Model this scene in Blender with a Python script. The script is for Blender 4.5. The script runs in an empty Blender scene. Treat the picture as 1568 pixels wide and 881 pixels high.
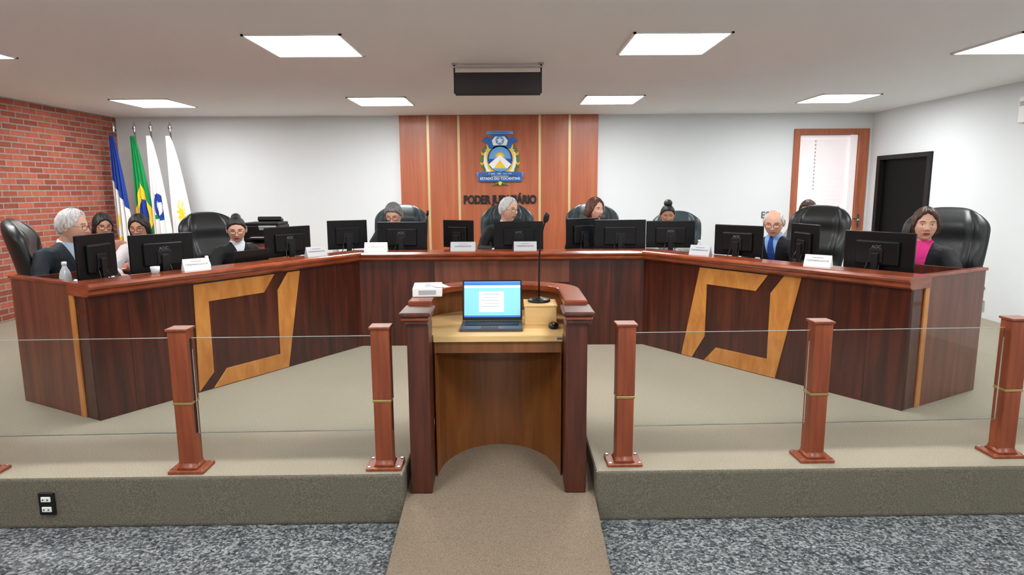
import bpy, bmesh, math, random
from mathutils import Vector, Matrix
random.seed(4)
D=bpy.data; C=bpy.context
def lin(c):
    return tuple(((v/255)/12.92 if v/255<=.04045 else ((v/255+.055)/1.055)**2.4) for v in c)+(1,)
# ---------------------------------------------------------------- materials
def base(name):
    m=D.materials.new(name); m.use_nodes=True
    return m,m.node_tree.nodes,m.node_tree.links,m.node_tree.nodes['Principled BSDF']
def mat(name,rgb,rough=.5,metal=0,bump=0,bscale=40,spec=.5,emit=0,coat=0):
    m,N,L,b=base(name)
    b.inputs['Base Color'].default_value=lin(rgb); b.inputs['Roughness'].default_value=rough
    b.inputs['Metallic'].default_value=metal; b.inputs['Specular IOR Level'].default_value=spec
    b.inputs['Coat Weight'].default_value=coat
    if emit:
        b.inputs['Emission Color'].default_value=lin(rgb); b.inputs['Emission Strength'].default_value=emit
    if bump:
        t=N.new('ShaderNodeTexCoord'); n=N.new('ShaderNodeTexNoise'); n.inputs['Scale'].default_value=bscale; n.inputs['Detail'].default_value=4
        u=N.new('ShaderNodeBump'); u.inputs['Strength'].default_value=bump; u.inputs['Distance'].default_value=.01
        L.new(t.outputs['Object'],n.inputs['Vector']); L.new(n.outputs['Fac'],u.inputs['Height']); L.new(u.outputs['Normal'],b.inputs['Normal'])
    return m
def noisemat(name,cols,scale=(1,1,1),nscale=5,rough=.5,detail=6,bump=0,coat=0,spec=.5,dist=0,rot=(0,0,0)):
    m,N,L,b=base(name)
    t=N.new('ShaderNodeTexCoord'); mp=N.new('ShaderNodeMapping'); mp.inputs['Scale'].default_value=scale; mp.inputs['Rotation'].default_value=rot
    n=N.new('ShaderNodeTexNoise'); n.inputs['Scale'].default_value=nscale; n.inputs['Detail'].default_value=detail; n.inputs['Distortion'].default_value=dist
    r=N.new('ShaderNodeValToRGB'); e=r.color_ramp.elements
    e[0].position=cols[0][0]; e[0].color=lin(cols[0][1]); e[1].position=cols[-1][0]; e[1].color=lin(cols[-1][1])
    for p,c in cols[1:-1]:
        k=e.new(p); k.color=lin(c)
    L.new(t.outputs['Object'],mp.inputs['Vector']); L.new(mp.outputs[0],n.inputs['Vector']); L.new(n.outputs['Fac'],r.inputs[0]); L.new(r.outputs[0],b.inputs['Base Color'])
    b.inputs['Roughness'].default_value=rough; b.inputs['Coat Weight'].default_value=coat; b.inputs['Coat Roughness'].default_value=.15; b.inputs['Specular IOR Level'].default_value=spec
    if bump:
        u=N.new('ShaderNodeBump'); u.inputs['Strength'].default_value=bump; u.inputs['Distance'].default_value=.01
        L.new(n.outputs['Fac'],u.inputs['Height']); L.new(u.outputs['Normal'],b.inputs['Normal'])
    return m
W_dark=noisemat('mahogany_dark',[(.3,(42,15,8)),(.5,(68,26,14)),(.7,(92,39,22))],(7,7,.5),2.2,.32,8,coat=.2,dist=.6)
W_end=noisemat('mahogany_end',[(.3,(84,42,28)),(.7,(120,68,48))],(7,7,.6),2.2,.4,8,coat=.15,dist=.5)
W_ledge=noisemat('cherry_ledge',[(.3,(112,46,22)),(.7,(150,72,38))],(2,2,9),3,.25,6,coat=.4,dist=.3)
W_panel=noisemat('cherry_panel',[(.3,(160,84,52)),(.5,(172,94,60)),(.7,(184,106,70))],(5,5,.35),2.2,.4,8,coat=.1,dist=.8)
W_gold=noisemat('golden_inlay',[(.3,(176,108,44)),(.7,(206,142,70))],(4,4,1.5),3,.35,8,coat=.2,dist=.6)
W_post=noisemat('jatoba_post',[(.3,(112,50,24)),(.7,(146,72,38))],(10,10,.8),3,.42,8,coat=.05,dist=.5)
W_pod=noisemat('podium_dark',[(.3,(56,24,12)),(.7,(92,42,22))],(9,9,.7),3,.38,8,coat=.08,dist=.5)
W_podin=noisemat('podium_honey',[(.3,(108,62,26)),(.7,(136,82,38))],(6,6,.6),2.5,.4,8,coat=.1,dist=.8)
W_shelf=noisemat('podium_maple',[(.3,(216,176,114)),(.7,(230,194,134))],(1,8,8),2.5,.4,6,coat=.1)
W_door=noisemat('door_wood',[(.3,(152,84,56)),(.7,(178,104,72))],(8,8,.6),2.5,.4,6)
M_wall=mat('wall_paint',(222,227,229),.7,bump=.03,bscale=60)
M_ceil=mat('ceiling_paint',(234,235,236),.85,bump=.02,bscale=50)
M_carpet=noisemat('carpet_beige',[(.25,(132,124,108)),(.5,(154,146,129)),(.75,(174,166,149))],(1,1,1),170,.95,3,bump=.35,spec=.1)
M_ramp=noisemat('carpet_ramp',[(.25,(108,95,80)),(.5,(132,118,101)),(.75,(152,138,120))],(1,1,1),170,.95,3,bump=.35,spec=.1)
M_riser_shade=noisemat('carpet_riser_shaded',[(.25,(85,82,70)),(.5,(106,101,88)),(.75,(126,120,106))],(1,1,1),150,.95,3,bump=.4,spec=.1)  # dais carpet darkened: shade of the upright face put into the colour
M_black=mat('black_plastic',(14,14,15),.4,spec=.35)
M_blackm=mat('black_matte',(14,14,15),.6)
M_screenb=mat('monitor_shell',(9,9,10),.35,spec=.3)
M_leather=mat('black_leather',(17,21,22),.42,bump=.12,bscale=90)
M_leather_t=mat('teal_black_leather',(30,46,50),.42,bump=.12,bscale=90)
M_chrome=mat('chrome',(190,190,190),.25,1)
M_brass=mat('brass',(190,160,100),.35,.8)
M_strip=mat('gold_strip',(214,190,140),.4,.3)
M_white=mat('white_plastic',(235,235,232),.4)
M_paper=mat('paper_white',(240,240,238),.7)
M_ltgray=mat('light_gray',(170,172,175),.5)
M_txt=mat('sign_text_black',(18,14,12),.5)
M_silver=mat('silver_logo',(90,92,95),.5)
M_lamp=mat('led_panel_light',(255,255,255),.5,emit=35)
M_lampf=mat('lamp_frame',(240,240,240),.5)
M_lcd=mat('lcd_screen',(40,70,110),.2,emit=.3)
def granite():
    m,N,L,b=base('granite_floor')
    t=N.new('ShaderNodeTexCoord'); v=N.new('ShaderNodeTexVoronoi'); v.inputs['Scale'].default_value=85
    n=N.new('ShaderNodeTexNoise'); n.inputs['Scale'].default_value=28; n.inputs['Detail'].default_value=8; n.inputs['Roughness'].default_value=.75
    r=N.new('ShaderNodeValToRGB'); e=r.color_ramp.elements
    e[0].position=.33; e[0].color=lin((48,54,58)); e[1].position=.7; e[1].color=lin((164,170,170)); k=e.new(.5); k.color=lin((98,104,106))
    ad=N.new('ShaderNodeMath'); ad.operation='MULTIPLY_ADD'; ad.inputs[1].default_value=.32
    s=N.new('ShaderNodeSeparateColor'); L.new(t.outputs['Object'],v.inputs['Vector']); L.new(t.outputs['Object'],n.inputs['Vector'])
    L.new(v.outputs['Color'],s.inputs[0]); L.new(s.outputs[0],ad.inputs[0])
    mu=N.new('ShaderNodeMath'); mu.operation='MULTIPLY'; mu.inputs[1].default_value=.68; L.new(n.outputs['Fac'],mu.inputs[0]); L.new(mu.outputs[0],ad.inputs[2])
    L.new(ad.outputs[0],r.inputs[0]); L.new(r.outputs[0],b.inputs['Base Color']); b.inputs['Roughness'].default_value=.32
    return m
M_granite=granite()
def brick():
    m,N,L,b=base('brick_wall')
    t=N.new('ShaderNodeTexCoord'); s=N.new('ShaderNodeSeparateXYZ'); c=N.new('ShaderNodeCombineXYZ')
    L.new(t.outputs['Object'],s.inputs[0]); L.new(s.outputs[1],c.inputs[0]); L.new(s.outputs[2],c.inputs[1])
    k=N.new('ShaderNodeTexBrick'); k.inputs['Scale'].default_value=1; k.inputs['Brick Width'].default_value=.235; k.inputs['Row Height'].default_value=.072
    k.inputs['Mortar Size'].default_value=.009; k.inputs['Mortar Smooth'].default_value=.2; k.inputs['Bias'].default_value=0
    k.inputs['Color1'].default_value=lin((186,98,74)); k.inputs['Color2'].default_value=lin((138,64,48)); k.inputs['Mortar'].default_value=lin((156,144,136))
    L.new(c.outputs[0],k.inputs['Vector'])
    n=N.new('ShaderNodeTexNoise'); n.inputs['Scale'].default_value=14; n.inputs['Detail'].default_value=6; L.new(c.outputs[0],n.inputs['Vector'])
    x=N.new('ShaderNodeMix'); x.data_type='RGBA'; x.blend_type='OVERLAY'; x.inputs[0].default_value=.3; L.new(k.outputs['Color'],x.inputs[6]); L.new(n.outputs['Fac'],x.inputs[7])
    L.new(x.outputs[2],b.inputs['Base Color'])
    u=N.new('ShaderNodeBump'); u.inputs['Strength'].default_value=.8; u.inputs['Distance'].default_value=.012; u.invert=True; L.new(k.outputs['Fac'],u.inputs['Height']); L.new(u.outputs[0],b.inputs['Normal'])
    b.inputs['Roughness'].default_value=.8
    return m
M_brick=brick()
def glassm():
    m,N,L,b=base('rail_glass'); N.remove(b)
    tr=N.new('ShaderNodeBsdfTransparent'); tr.inputs[0].default_value=(.965,.978,.972,1); g=N.new('ShaderNodeBsdfGlossy'); g.inputs['Roughness'].default_value=.02
    f=N.new('ShaderNodeFresnel'); f.inputs['IOR'].default_value=1.3; x=N.new('ShaderNodeMixShader')
    L.new(f.outputs[0],x.inputs[0]); L.new(tr.outputs[0],x.inputs[1]); L.new(g.outputs[0],x.inputs[2]); L.new(x.outputs[0],N['Material Output'].inputs[0])
    return m
M_glass=glassm()
M_gedge=mat('glass_edge',(140,150,146),.3)
# ---------------------------------------------------------------- geometry helpers
def link(o,parent=None):
    C.collection.objects.link(o)
    if parent: o.parent=parent
    return o
def empty(name,loc=(0,0,0),rz=0,scale=1):
    e=D.objects.new(name,None); e.location=loc; e.rotation_euler=(0,0,rz); e.scale=(scale,)*3; e.empty_display_size=.1
    return link(e)
def recalc(o):
    b=bmesh.new(); b.from_mesh(o.data); bmesh.ops.recalc_face_normals(b,faces=b.faces); b.to_mesh(o.data); b.free(); return o
def mesh(name,v,f,m,parent=None,smooth=False,bevel=0,mats=None,fm=None):
    me=D.meshes.new(name); me.from_pydata([tuple(p) for p in v],[],f); me.update()
    for mm in (mats or [m]): me.materials.append(mm)
    if fm: me.polygons.foreach_set('material_index',fm)
    if smooth: me.polygons.foreach_set('use_smooth',[True]*len(me.polygons))
    o=link(D.objects.new(name,me),parent)
    if bevel:
        b=o.modifiers.new('bevel','BEVEL'); b.width=bevel; b.segments=3; b.limit_method='ANGLE'; b.angle_limit=.6
    return o
BF=[(0,3,2,1),(4,5,6,7),(0,1,5,4),(1,2,6,5),(2,3,7,6),(3,0,4,7)]
def box(name,c,s,m,parent=None,bevel=0,rot=(0,0,0)):
    x,y,z=[k/2 for k in s]
    v=[Vector(p) for p in [(-x,-y,-z),(x,-y,-z),(x,y,-z),(-x,y,-z),(-x,-y,z),(x,-y,z),(x,y,z),(-x,y,z)]]
    o=mesh(name,v,BF,m,parent,bevel=bevel); o.location=c; o.rotation_euler=rot
    return o
def prism(name,pts,fn,t0,t1,m,parent=None,bevel=0):
    n=len(pts); v=[fn(a,b,t0) for a,b in pts]+[fn(a,b,t1) for a,b in pts]
    f=[tuple(range(n))[::-1],tuple(range(n,2*n))]+[(i,(i+1)%n,n+(i+1)%n,n+i) for i in range(n)]
    return recalc(mesh(name,v,f,m,parent,bevel=bevel))
def ringmesh(rings,cap=True,off=0):
    n=len(rings[0]); v=[p for r in rings for p in r]; f=[]
    for i in range(len(rings)-1):
        for j in range(n):
            a=i*n+j; b=i*n+(j+1)%n; f.append((off+a,off+b,off+b+n,off+a+n))
    if cap:
        f.append(tuple(off+j for j in range(n))[::-1]); f.append(tuple(off+(len(rings)-1)*n+j for j in range(n)))
    return v,f
def tubev(pts,rad,n=14,cap=True,off=0,flat=1):
    pts=[Vector(p) for p in pts]; rings=[]
    up=Vector((0,0,1))
    d0=(pts[1]-pts[0]).normalized()
    if abs(d0.z)>.95: up=Vector((0,1,0))
    for i,p in enumerate(pts):
        d=(pts[min(i+1,len(pts)-1)]-pts[max(i-1,0)]).normalized()
        a=d.cross(up)
        if a.length<1e-3: a=Vector((1,0,0))
        a.normalize(); b=a.cross(d).normalized()
        r=rad[i] if isinstance(rad,(list,tuple)) else rad
        rings.append([p+a*r*math.cos(2*math.pi*k/n)+b*r*flat*math.sin(2*math.pi*k/n) for k in range(n)])
    return ringmesh(rings,cap,off)
def tube(name,pts,rad,m,parent=None,n=14,flat=1):
    v,f=tubev(pts,rad,n,flat=flat); return mesh(name,v,f,m,parent,smooth=True)
def cyl(name,c,r,h,m,parent=None,n=32,r2=None,bevel=0):
    r2=r if r2 is None else r2
    rings=[[(c[0]+r*math.cos(2*math.pi*k/n),c[1]+r*math.sin(2*math.pi*k/n),c[2]) for k in range(n)],[(c[0]+r2*math.cos(2*math.pi*k/n),c[1]+r2*math.sin(2*math.pi*k/n),c[2]+h) for k in range(n)]]
    v,f=ringmesh(rings); o=mesh(name,v,f,m,parent,smooth=False,bevel=bevel)
    for p in o.data.polygons:
        if len(p.vertices)==4: p.use_smooth=True
    return o
def lathe(name,prof,c,m,parent=None,n=24):
    rings=[[(c[0]+r*math.cos(2*math.pi*k/n),c[1]+r*math.sin(2*math.pi*k/n),c[2]+z) for k in range(n)] for r,z in prof]
    v,f=ringmesh(rings); return mesh(name,v,f,m,parent,smooth=True)
def ellv(c,s,nu=16,nv=10,off=0):
    rings=[]
    for i in range(nv+1):
        t=math.pi*(i+.02)/(nv+.04); rings.append([(c[0]+s[0]*math.sin(t)*math.cos(2*math.pi*k/nu),c[1]+s[1]*math.sin(t)*math.sin(2*math.pi*k/nu),c[2]-s[2]*math.cos(t)) for k in range(nu)])
    return ringmesh(rings,True,off)
def ell(name,c,s,m,parent=None,nu=20,nv=14):
    v,f=ellv(c,s,nu,nv); return mesh(name,v,f,m,parent,smooth=True)
def text(name,body,size,loc,m,parent=None,rot=(math.pi/2,0,0),extrude=.004,offset=0,align='CENTER',sx=1):
    c=D.curves.new(name,'FONT'); c.body=body; c.size=size; c.extrude=extrude; c.offset=offset; c.align_x=align; c.align_y='CENTER'; c.materials.append(m)
    o=link(D.objects.new(name,c),parent); o.location=loc; o.rotation_euler=rot; o.scale=(sx,1,1); return o
# ---------------------------------------------------------------- room
XL,XR,YB,YF,ZF,ZC=-5.95,5.45,9.9,-3.0,-.285,2.61
def quadbox(name,x0,x1,y0,y1,z0,z1,m,parent=None,bevel=0):
    return box(name,((x0+x1)/2,(y0+y1)/2,(z0+z1)/2),(x1-x0,y1-y0,z1-z0),m,parent,bevel)
quadbox('floor',XL-.2,XR+.2,YF-.2,YB+.2,ZF-.1,ZF,M_granite)
quadbox('ceiling',XL-.2,XR+.2,YF-.2,YB+.2,ZC,ZC+.1,M_ceil)
quadbox('wall_left',XL-.2,XL,YF,YB,ZF,ZC,M_brick)
wb=empty('wall_back')
quadbox('wall_back_left',XL-.2,4.34,YB,YB+.2,ZF,ZC,M_wall,wb); quadbox('wall_back_right',5.30,XR+.2,YB,YB+.2,ZF,ZC,M_wall,wb)
quadbox('wall_back_top',4.34,5.30,YB,YB+.2,2.31,ZC,M_wall,wb); quadbox('wall_back_low',4.34,5.30,YB,YB+.2,ZF,0,M_wall,wb)
wr=empty('wall_right')
quadbox('wall_right_front',XR,XR+.2,YF,8.48,ZF,ZC,M_wall,wr); quadbox('wall_right_rear',XR,XR+.2,9.6,YB,ZF,ZC,M_wall,wr)
quadbox('wall_right_top',XR,XR+.2,8.48,9.6,1.93,ZC,M_wall,wr); quadbox('wall_right_low',XR,XR+.2,8.48,9.6,ZF,0,M_wall,wr)
quadbox('wall_front',XL-.2,XR+.2,YF-.2,YF,ZF,ZC,M_wall)
# dais
NX0,NX1=-.585,.445
fy=lambda x:3.24+.015*x
top=[(XL,fy(XL)),(NX0,fy(NX0)),(NX0,4.3),(NX1,4.3),(NX1,fy(NX1)),(XR,fy(XR)),(XR,YB),(XL,YB)]
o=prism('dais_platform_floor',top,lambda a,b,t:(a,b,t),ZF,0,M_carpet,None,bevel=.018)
o.data.materials.append(M_riser_shade)
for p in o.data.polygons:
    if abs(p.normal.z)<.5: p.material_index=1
# ramp
rz=lambda y:-.155*(4.25-y)
yr0=4.25-(.285/.155)
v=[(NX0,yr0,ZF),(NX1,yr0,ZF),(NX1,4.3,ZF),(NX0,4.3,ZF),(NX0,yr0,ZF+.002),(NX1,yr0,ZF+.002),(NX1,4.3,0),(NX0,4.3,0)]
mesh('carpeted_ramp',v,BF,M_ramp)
# ceiling lights
for (x,y) in [(-4.45,5.17),(-1.57,5.17),(1.24,5.17),(4.05,5.22),(-4.5,8.35),(-1.62,8.3),(1.25,8.27),(4.08,8.27),
              (-4.45,2.0),(-1.57,2.0),(1.24,2.0),(4.05,2.0),(-3,-1.2),(0,-1.2),(3,-1.2)]:  # these rows are out of view, added to light the foreground
    e=empty('ceiling_led_panel',(x,y,ZC))
    box('diffuser',(0,0,-.004),(.68,.72,.006),M_lamp,e)
    for sx,sy,w,h in [(-.35,0,.02,.76),(.35,0,.02,.76),(0,-.37,.72,.02),(0,.37,.72,.02)]:
        box('frame',(sx,sy,-.006),(w,h,.012),M_lampf,e)
# ---------------------------------------------------------------- back wall panel, emblem, letters
wp=empty('wood_wall_panel')
xs=[-1.69,-1.25,-.79,.43,.88,1.32]
for i in range(5):
    quadbox('veneer_board',xs[i]+.012,xs[i+1]-.012,YB-.05,YB-.002,0,ZC-.003,W_panel,wp)
for x in xs[1:-1]: quadbox('gold_strip',x-.018,x+.018,YB-.056,YB-.002,0,ZC-.003,M_strip,wp)
YP=YB-.056
text('wall_lettering','PODER JUDICIÁRIO',.172,(-.175,YP,1.345),M_txt,extrude=.008,offset=.0085,sx=.74)
em=empty('state_coat_of_arms',(-.17,YP-.002,1.96))
cB=mat('emblem_blue',(30,96,170),.5); cLB=mat('emblem_sky',(92,160,214),.5); cY=mat('emblem_yellow',(240,200,50),.5); cG=mat('emblem_green',(60,130,60),.5); cW=mat('emblem_white',(238,240,238),.5); cDB=mat('emblem_darkblue',(26,62,140),.5)
def ep(name,pts,l,m): return prism(name,pts,lambda a,b,t:(a,-t,b),0,.004+.004*l,m,em)
def ov(cx,cz,a,b,n=36,a0=0,a1=2*math.pi): return [(cx+a*math.cos(a0+(a1-a0)*i/n),cz+b*math.sin(a0+(a1-a0)*i/n)) for i in range(n if a1-a0>6.2 else n+1)]
ep('white_backing',ov(0,-.01,.25,.31),0,cW)
for sgn in (-1,1):
    for i in range(13):
        an=-1.25+i*2.0/12; cx,cz=sgn*.27*math.cos(an),-.02+.29*math.sin(an)
        for q in (-.5,.5):
            d=an+math.pi/2+q; L_=.06
            dx,dz=math.cos(d)*sgn,math.sin(d); nx,nz=-dz,dx
            ep('laurel_leaf',[(cx,cz),(cx+dx*L_*.5+nx*.013,cz+dz*L_*.5+nz*.013),(cx+dx*L_,cz+dz*L_),(cx+dx*L_*.5-nx*.013,cz+dz*L_*.5-nz*.013)],1,cG if i%3 else cY)
ep('shield_rim',[(-.19,.17),(.19,.17),(.215,.02),(.18,-.14),(.1,-.23),(0,-.27),(-.1,-.23),(-.18,-.14),(-.215,.02)],2,cY)
ep('shield_field',ov(0,0,.19,.2),3,cDB)
ep('sky',ov(0,.0,.165,.18,24,0,math.pi),4,cLB)
ep('sun',ov(0,.03,.06,.06,20,0,math.pi),5.5,cY)
for i in range(9):
    a=math.pi*(i+.5)/9; ep('sun_ray',[(.06*math.cos(a-.08),.02+.06*math.sin(a-.08)),(.12*math.cos(a),.02+.12*math.sin(a)),(.06*math.cos(a+.08),.02+.06*math.sin(a+.08))],5,cY)
ep('mountain',[(-.17,-.08),(0,.06),(.17,-.08),(.1,-.16),(-.1,-.16)],6,cW)
ep('river',[(-.1,-.15),(0,-.02),(.1,-.15)],6.6,cY)
ep('water',[(-.13,-.14),(.13,-.14),(.08,-.175),(0,-.19),(-.08,-.175)],7.3,cLB)
ep('crest_drape',[(-.27,.27),(-.2,.33),(-.13,.30),(-.08,.37),(.08,.37),(.13,.30),(.2,.33),(.27,.27),(.19,.22),(.16,.15),(-.16,.15),(-.19,.22)],3,cB)
ep('crest_white',[(-.12,.27),(-.07,.33),(.07,.33),(.12,.27),(.1,.2),(-.1,.2)],4,cW)
ep('crest_disc',ov(0,.27,.065,.065,24),5,cLB)
ep('star',[(.055*(1 if i%2==0 else .42)*math.sin(i*math.pi/5),.27+.055*(1 if i%2==0 else .42)*math.cos(i*math.pi/5)) for i in range(10)],6,cW)
def band(z0,amp,hw,h,x0=-.33,x1=.33): 
    up=[(x0+(x1-x0)*i/16,z0+h/2+amp*(1-((x0+(x1-x0)*i/16)/.33)**2)) for i in range(17)]
    dn=[(x,z-h) for x,z in up][::-1]; return up+dn
ep('ribbon_top',band(.37,.02,0,.045,-.2,.2),5,cLB)
ep('ribbon_mid',band(-.235,.02,0,.06),5,cB)
ep('ribbon_low',band(-.30,.0,0,.075),6,cB)
for s in (-1,1): ep('ribbon_tail',[(s*.33,-.27),(s*.36,-.2),(s*.26,-.2),(s*.27,-.27)],4,cLB)
text('ribbon_text','ESTADO DO TOCANTINS',.052,(0,-.034,-.295),cW,em,extrude=.001,offset=.0008)
text('ribbon_text_mid','1º JAN. 1989 - CO YVY',.036,(0,-.03,-.222),cW,em,extrude=.001)
text('ribbon_text_top','CO YVY ORE RETAMA',.026,(0,-.03,.388),cDB,em,extrude=.001)
for s in (-1,1): ep('lower_sprig',[(0,-.33),(s*.06,-.35),(s*.13,-.40),(s*.03,-.37),(0,-.41)],4,cG)
ep('lower_star',ov(0,-.36,.025,.03),6,cY)
# ---------------------------------------------------------------- doors
df=empty('door_1')
quadbox('jamb_left',4.27,4.36,YB-.04,YB+.16,0,2.38,W_door,df,.004); quadbox('jamb_right',5.25,5.40,YB-.04,YB+.16,0,2.38,W_door,df,.004)
quadbox('head',4.36,5.25,YB-.04,YB+.16,2.30,2.38,W_door,df,.004)
M_blind=mat('blind_white_glow',(240,236,238),.6,emit=.25); M_blind2=mat('blind_pink_glow',(240,232,234),.6,emit=.3)  # brightness of the doorway painted as emission; blinds and leaf are no lamps
quadbox('glazed_leaf',4.37,5.24,YB+.06,YB+.09,0.01,2.29,M_blind,df)
for i in range(34):
    z=.12+i*.063; box('blind_slat',(4.8,YB+.045,z),(.84,.004,.060),M_blind2,df,rot=(.08,0,0))
for i in range(14): box('blind_chain_bead',(4.62,YB+.02,2.2-i*.055),(.012,.008,.028),M_ltgray,df)
quadbox('leaf_stile',5.14,5.24,YB+.0,YB+.04,0.01,2.29,M_blind,df)
cyl('handle_rose',(5.3,YB-.07,1.0),.022,.03,M_chrome,df); box('lever_handle',(5.26,YB-.075,1.03),(.12,.015,.018),M_chrome,df,.005); box('key_plate',(5.31,YB-.045,1.0),(.04,.01,.2),M_chrome,df,.003)
d2=empty('door_2'); M_dk=mat('doorway_shade',(5,5,6),.6,spec=.15); M_dkf=mat('door_frame_dark',(20,16,15),.5,spec=.3)
quadbox('jamb_near',XR-.03,XR+.15,8.42,8.50,0,1.96,M_dkf,d2); quadbox('jamb_far',XR-.03,XR+.15,9.58,9.66,0,1.96,M_dkf,d2); quadbox('head',XR-.03,XR+.15,8.5,9.58,1.90,1.96,M_dkf,d2)
quadbox('dark_opening_sheet',XR+.04,XR+.08,8.5,9.58,.005,1.90,M_dk,d2)  # black sheet painted in for the darkness inside the open doorway
cyl('knob',(XR+.0,8.58,1.0),.02,.05,M_chrome,d2)
def outlet(name,loc,rz,mp,mi):
    e=empty(name,loc,rz); box('plate',(0,0,0),(.085,.012,.125),mp,e,.004)
    for z in (-.028,.028): box('socket',(0,-.008,z),(.05,.008,.028),mi,e,.003)
    for z in (-.028,.028):
        for x in (-.012,.012): cyl('pin_hole',(x,-.014,z-.003),.003,.006,M_blackm,e,8)
outlet('power_outlet',(-2.48,fy(-2.48)-.008,-.14),0,M_black,M_white)
outlet('power_outlet',(XR-.008,7.31,.14),-math.pi/2,M_ltgray,M_black)
e=empty('wall_ac_controller',(XR-.02,6.98,2.31),-math.pi/2); box('case',(0,0,0),(.1,.04,.28),M_white,e,.01); box('display',(0,-.022,.06),(.06,.004,.05),M_ltgray,e)
text('wall_sign_letters','ES',.14,(3.9,YB-.01,1.09),M_silver,extrude=.004)
# ---------------------------------------------------------------- hanging LED display
le=empty('hanging_led_display',(-.115,5.9,0))
box('housing',(0,.03,2.435),(.76,.08,.19),M_blackm,le,.004)
m,N,L,b=base('led_matrix'); t=N.new('ShaderNodeTexCoord'); vv=N.new('ShaderNodeTexVoronoi'); vv.inputs['Scale'].default_value=110; vv.inputs['Randomness'].default_value=0
r=N.new('ShaderNodeValToRGB'); r.color_ramp.elements[0].position=.2; r.color_ramp.elements[0].color=lin((70,40,44)); r.color_ramp.elements[1].position=.5; r.color_ramp.elements[1].color=lin((14,12,14))
L.new(t.outputs['Object'],vv.inputs['Vector']); L.new(vv.outputs['Distance'],r.inputs[0]); L.new(r.outputs[0],b.inputs['Base Color'])
box('led_matrix',(0,-.012,2.435),(.74,.006,.175),m,le)
box('hanger_bar',(0,.0,2.575),(.8,.03,.012),M_ltgray,le)
for s in (-1,1):
    tube('hanger_rod',[(s*.385,0,2.35),(s*.385,0,2.605)],.007,M_blackm,le,8); cyl('ceiling_flange',(s*.385,0,2.597),.025,.012,M_ltgray,le,16)
# ---------------------------------------------------------------- judges' bench
A1,A0,B0,B1=Vector((-2.73,4.06)),Vector((-1.46,6.09)),Vector((1.265,6.09)),Vector((2.63,4.157)); E0,E1=Vector((-3.55,4.5)),Vector((3.43,4.61))
dL=(A1-A0).normalized(); nL=Vector((dL.y,-dL.x))
if nL.x>0: nL=-nL
dR=(B1-B0).normalized(); nR=Vector((-dR.y,dR.x))
if nR.x<0: nR=-nR
eL=(E0-A1).normalized(); eR=(E1-B1).normalized(); nC=Vector((0,1))
def mit(P,n1,n2,k):
    b=(n1+n2).normalized(); return P+b*(k/b.dot(n1))
def path(k,ext=0):
    return [A1+eL*(k/eL.dot(nL))+dL*ext,mit(A0,nL,nC,k),mit(B0,nC,nR,k),B1+eR*(k/eR.dot(nR))+dR*ext]
def sweep(name,prof,m,parent,ext=0,bevel=0):
    n=len(prof); cols=[path(k,ext) for k,z in prof]; v=[]; f=[]
    for i in range(4):
        for j,(k,z) in enumerate(prof): v.append((cols[j][i].x,cols[j][i].y,z))
    for i in range(3):
        for j in range(n): f.append((i*n+j,i*n+(j+1)%n,(i+1)*n+(j+1)%n,(i+1)*n+j))
    f.append(tuple(range(n))); f.append(tuple(3*n+j for j in range(n))[::-1])
    return recalc(mesh(name,v,f,m,parent,bevel=bevel))
bench=empty('judges_bench')
sweep('front_wall',[(0,0),(.03,0),(.03,.86),(0,.86)],W_dark,bench)
sweep('ledge',[(-.03,.835),(-.055,.85),(-.06,.865),(-.05,.875),(-.065,.885),(-.07,.90),(-.06,.915),(-.045,.92),(.19,.92),(.19,.835)],W_ledge,bench,ext=.02)
sweep('ledge_back',[(.165,.74),(.19,.74),(.19,.836),(.165,.836)],W_dark,bench)
sweep('worktop',[(.03,.715),(.88,.715),(.88,.745),(.03,.745)],W_ledge,bench)
def plate(name,P,d,n,pts,k0,k1,m,bevel=.002):
    return prism(name,pts,lambda s,z,k:(P.x+d.x*s+n.x*k,P.y+d.y*s+n.y*k,z),k0,k1,m,bench,bevel)
for P,e,n_ in ((A1,eL,Vector((-eL.y,eL.x))),(B1,eR,Vector((-eR.y,eR.x)))):
    if n_.y>0: n_=-n_
    Lg=.93
    plate('end_panel',P,e,n_,[(0,0),(Lg,0),(Lg,.9),(0,.9)],-.03,0,W_dark)
    plate('end_panel_face',P,e,n_,[(.20,0.0),(Lg,0),(Lg,.9),(.20,.9)],0,.008,W_end)
    plate('end_inlay_strip',P,e,n_,[(.15,0),(.2,0),(.2,.9),(.15,.9)],0,.012,W_gold)
    plate('end_cap',P,e,n_,[(.18,.9),(Lg+.01,.9),(Lg+.01,.922),(.18,.922)],-.04,.02,W_ledge,.006)
    plate('outer_side',P+e*Lg,-n_,e,[(0,0),(.5,0),(.5,.9),(0,.9)],-.03,0,W_dark)
LA=[(1.68,.82),(.97,.82),(1.08,.68),(1.57,.68),(1.57,.13),(1.70,.005)]
LB=[(.71,.82),(.88,.005),(1.58,.005),(1.46,.135),(.96,.135),(.95,.68),(.84,.82)]
RA=[(.66,.82),(1.32,.82),(1.22,.68),(.74,.68),(.74,.22),(.61,.005),(.49,.005)]
RB=[(1.60,.83),(1.43,.005),(.74,.005),(.86,.14),(1.35,.145),(1.35,.68),(1.46,.83)]
for pts in (LA,LB): plate('inlay_left',A0,dL,-nL,pts,0,.008,W_gold)
for pts in (RA,RB): plate('inlay_right',B0,dR,-nR,pts,0,.008,W_gold)
M_seam=mat('seam_dark',(26,8,5),.5)
for s in (.06,.4,1.9,2.15): plate('seam',A0,dL,-nL,[(s,0),(s+.004,0),(s+.004,.83),(s,.83)],0,.001,M_seam,0)
for s in (.06,.33,1.85,2.1): plate('seam',B0,dR,-nR,[(s,0),(s+.004,0),(s+.004,.83),(s,.83)],0,.001,M_seam,0)
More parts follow.
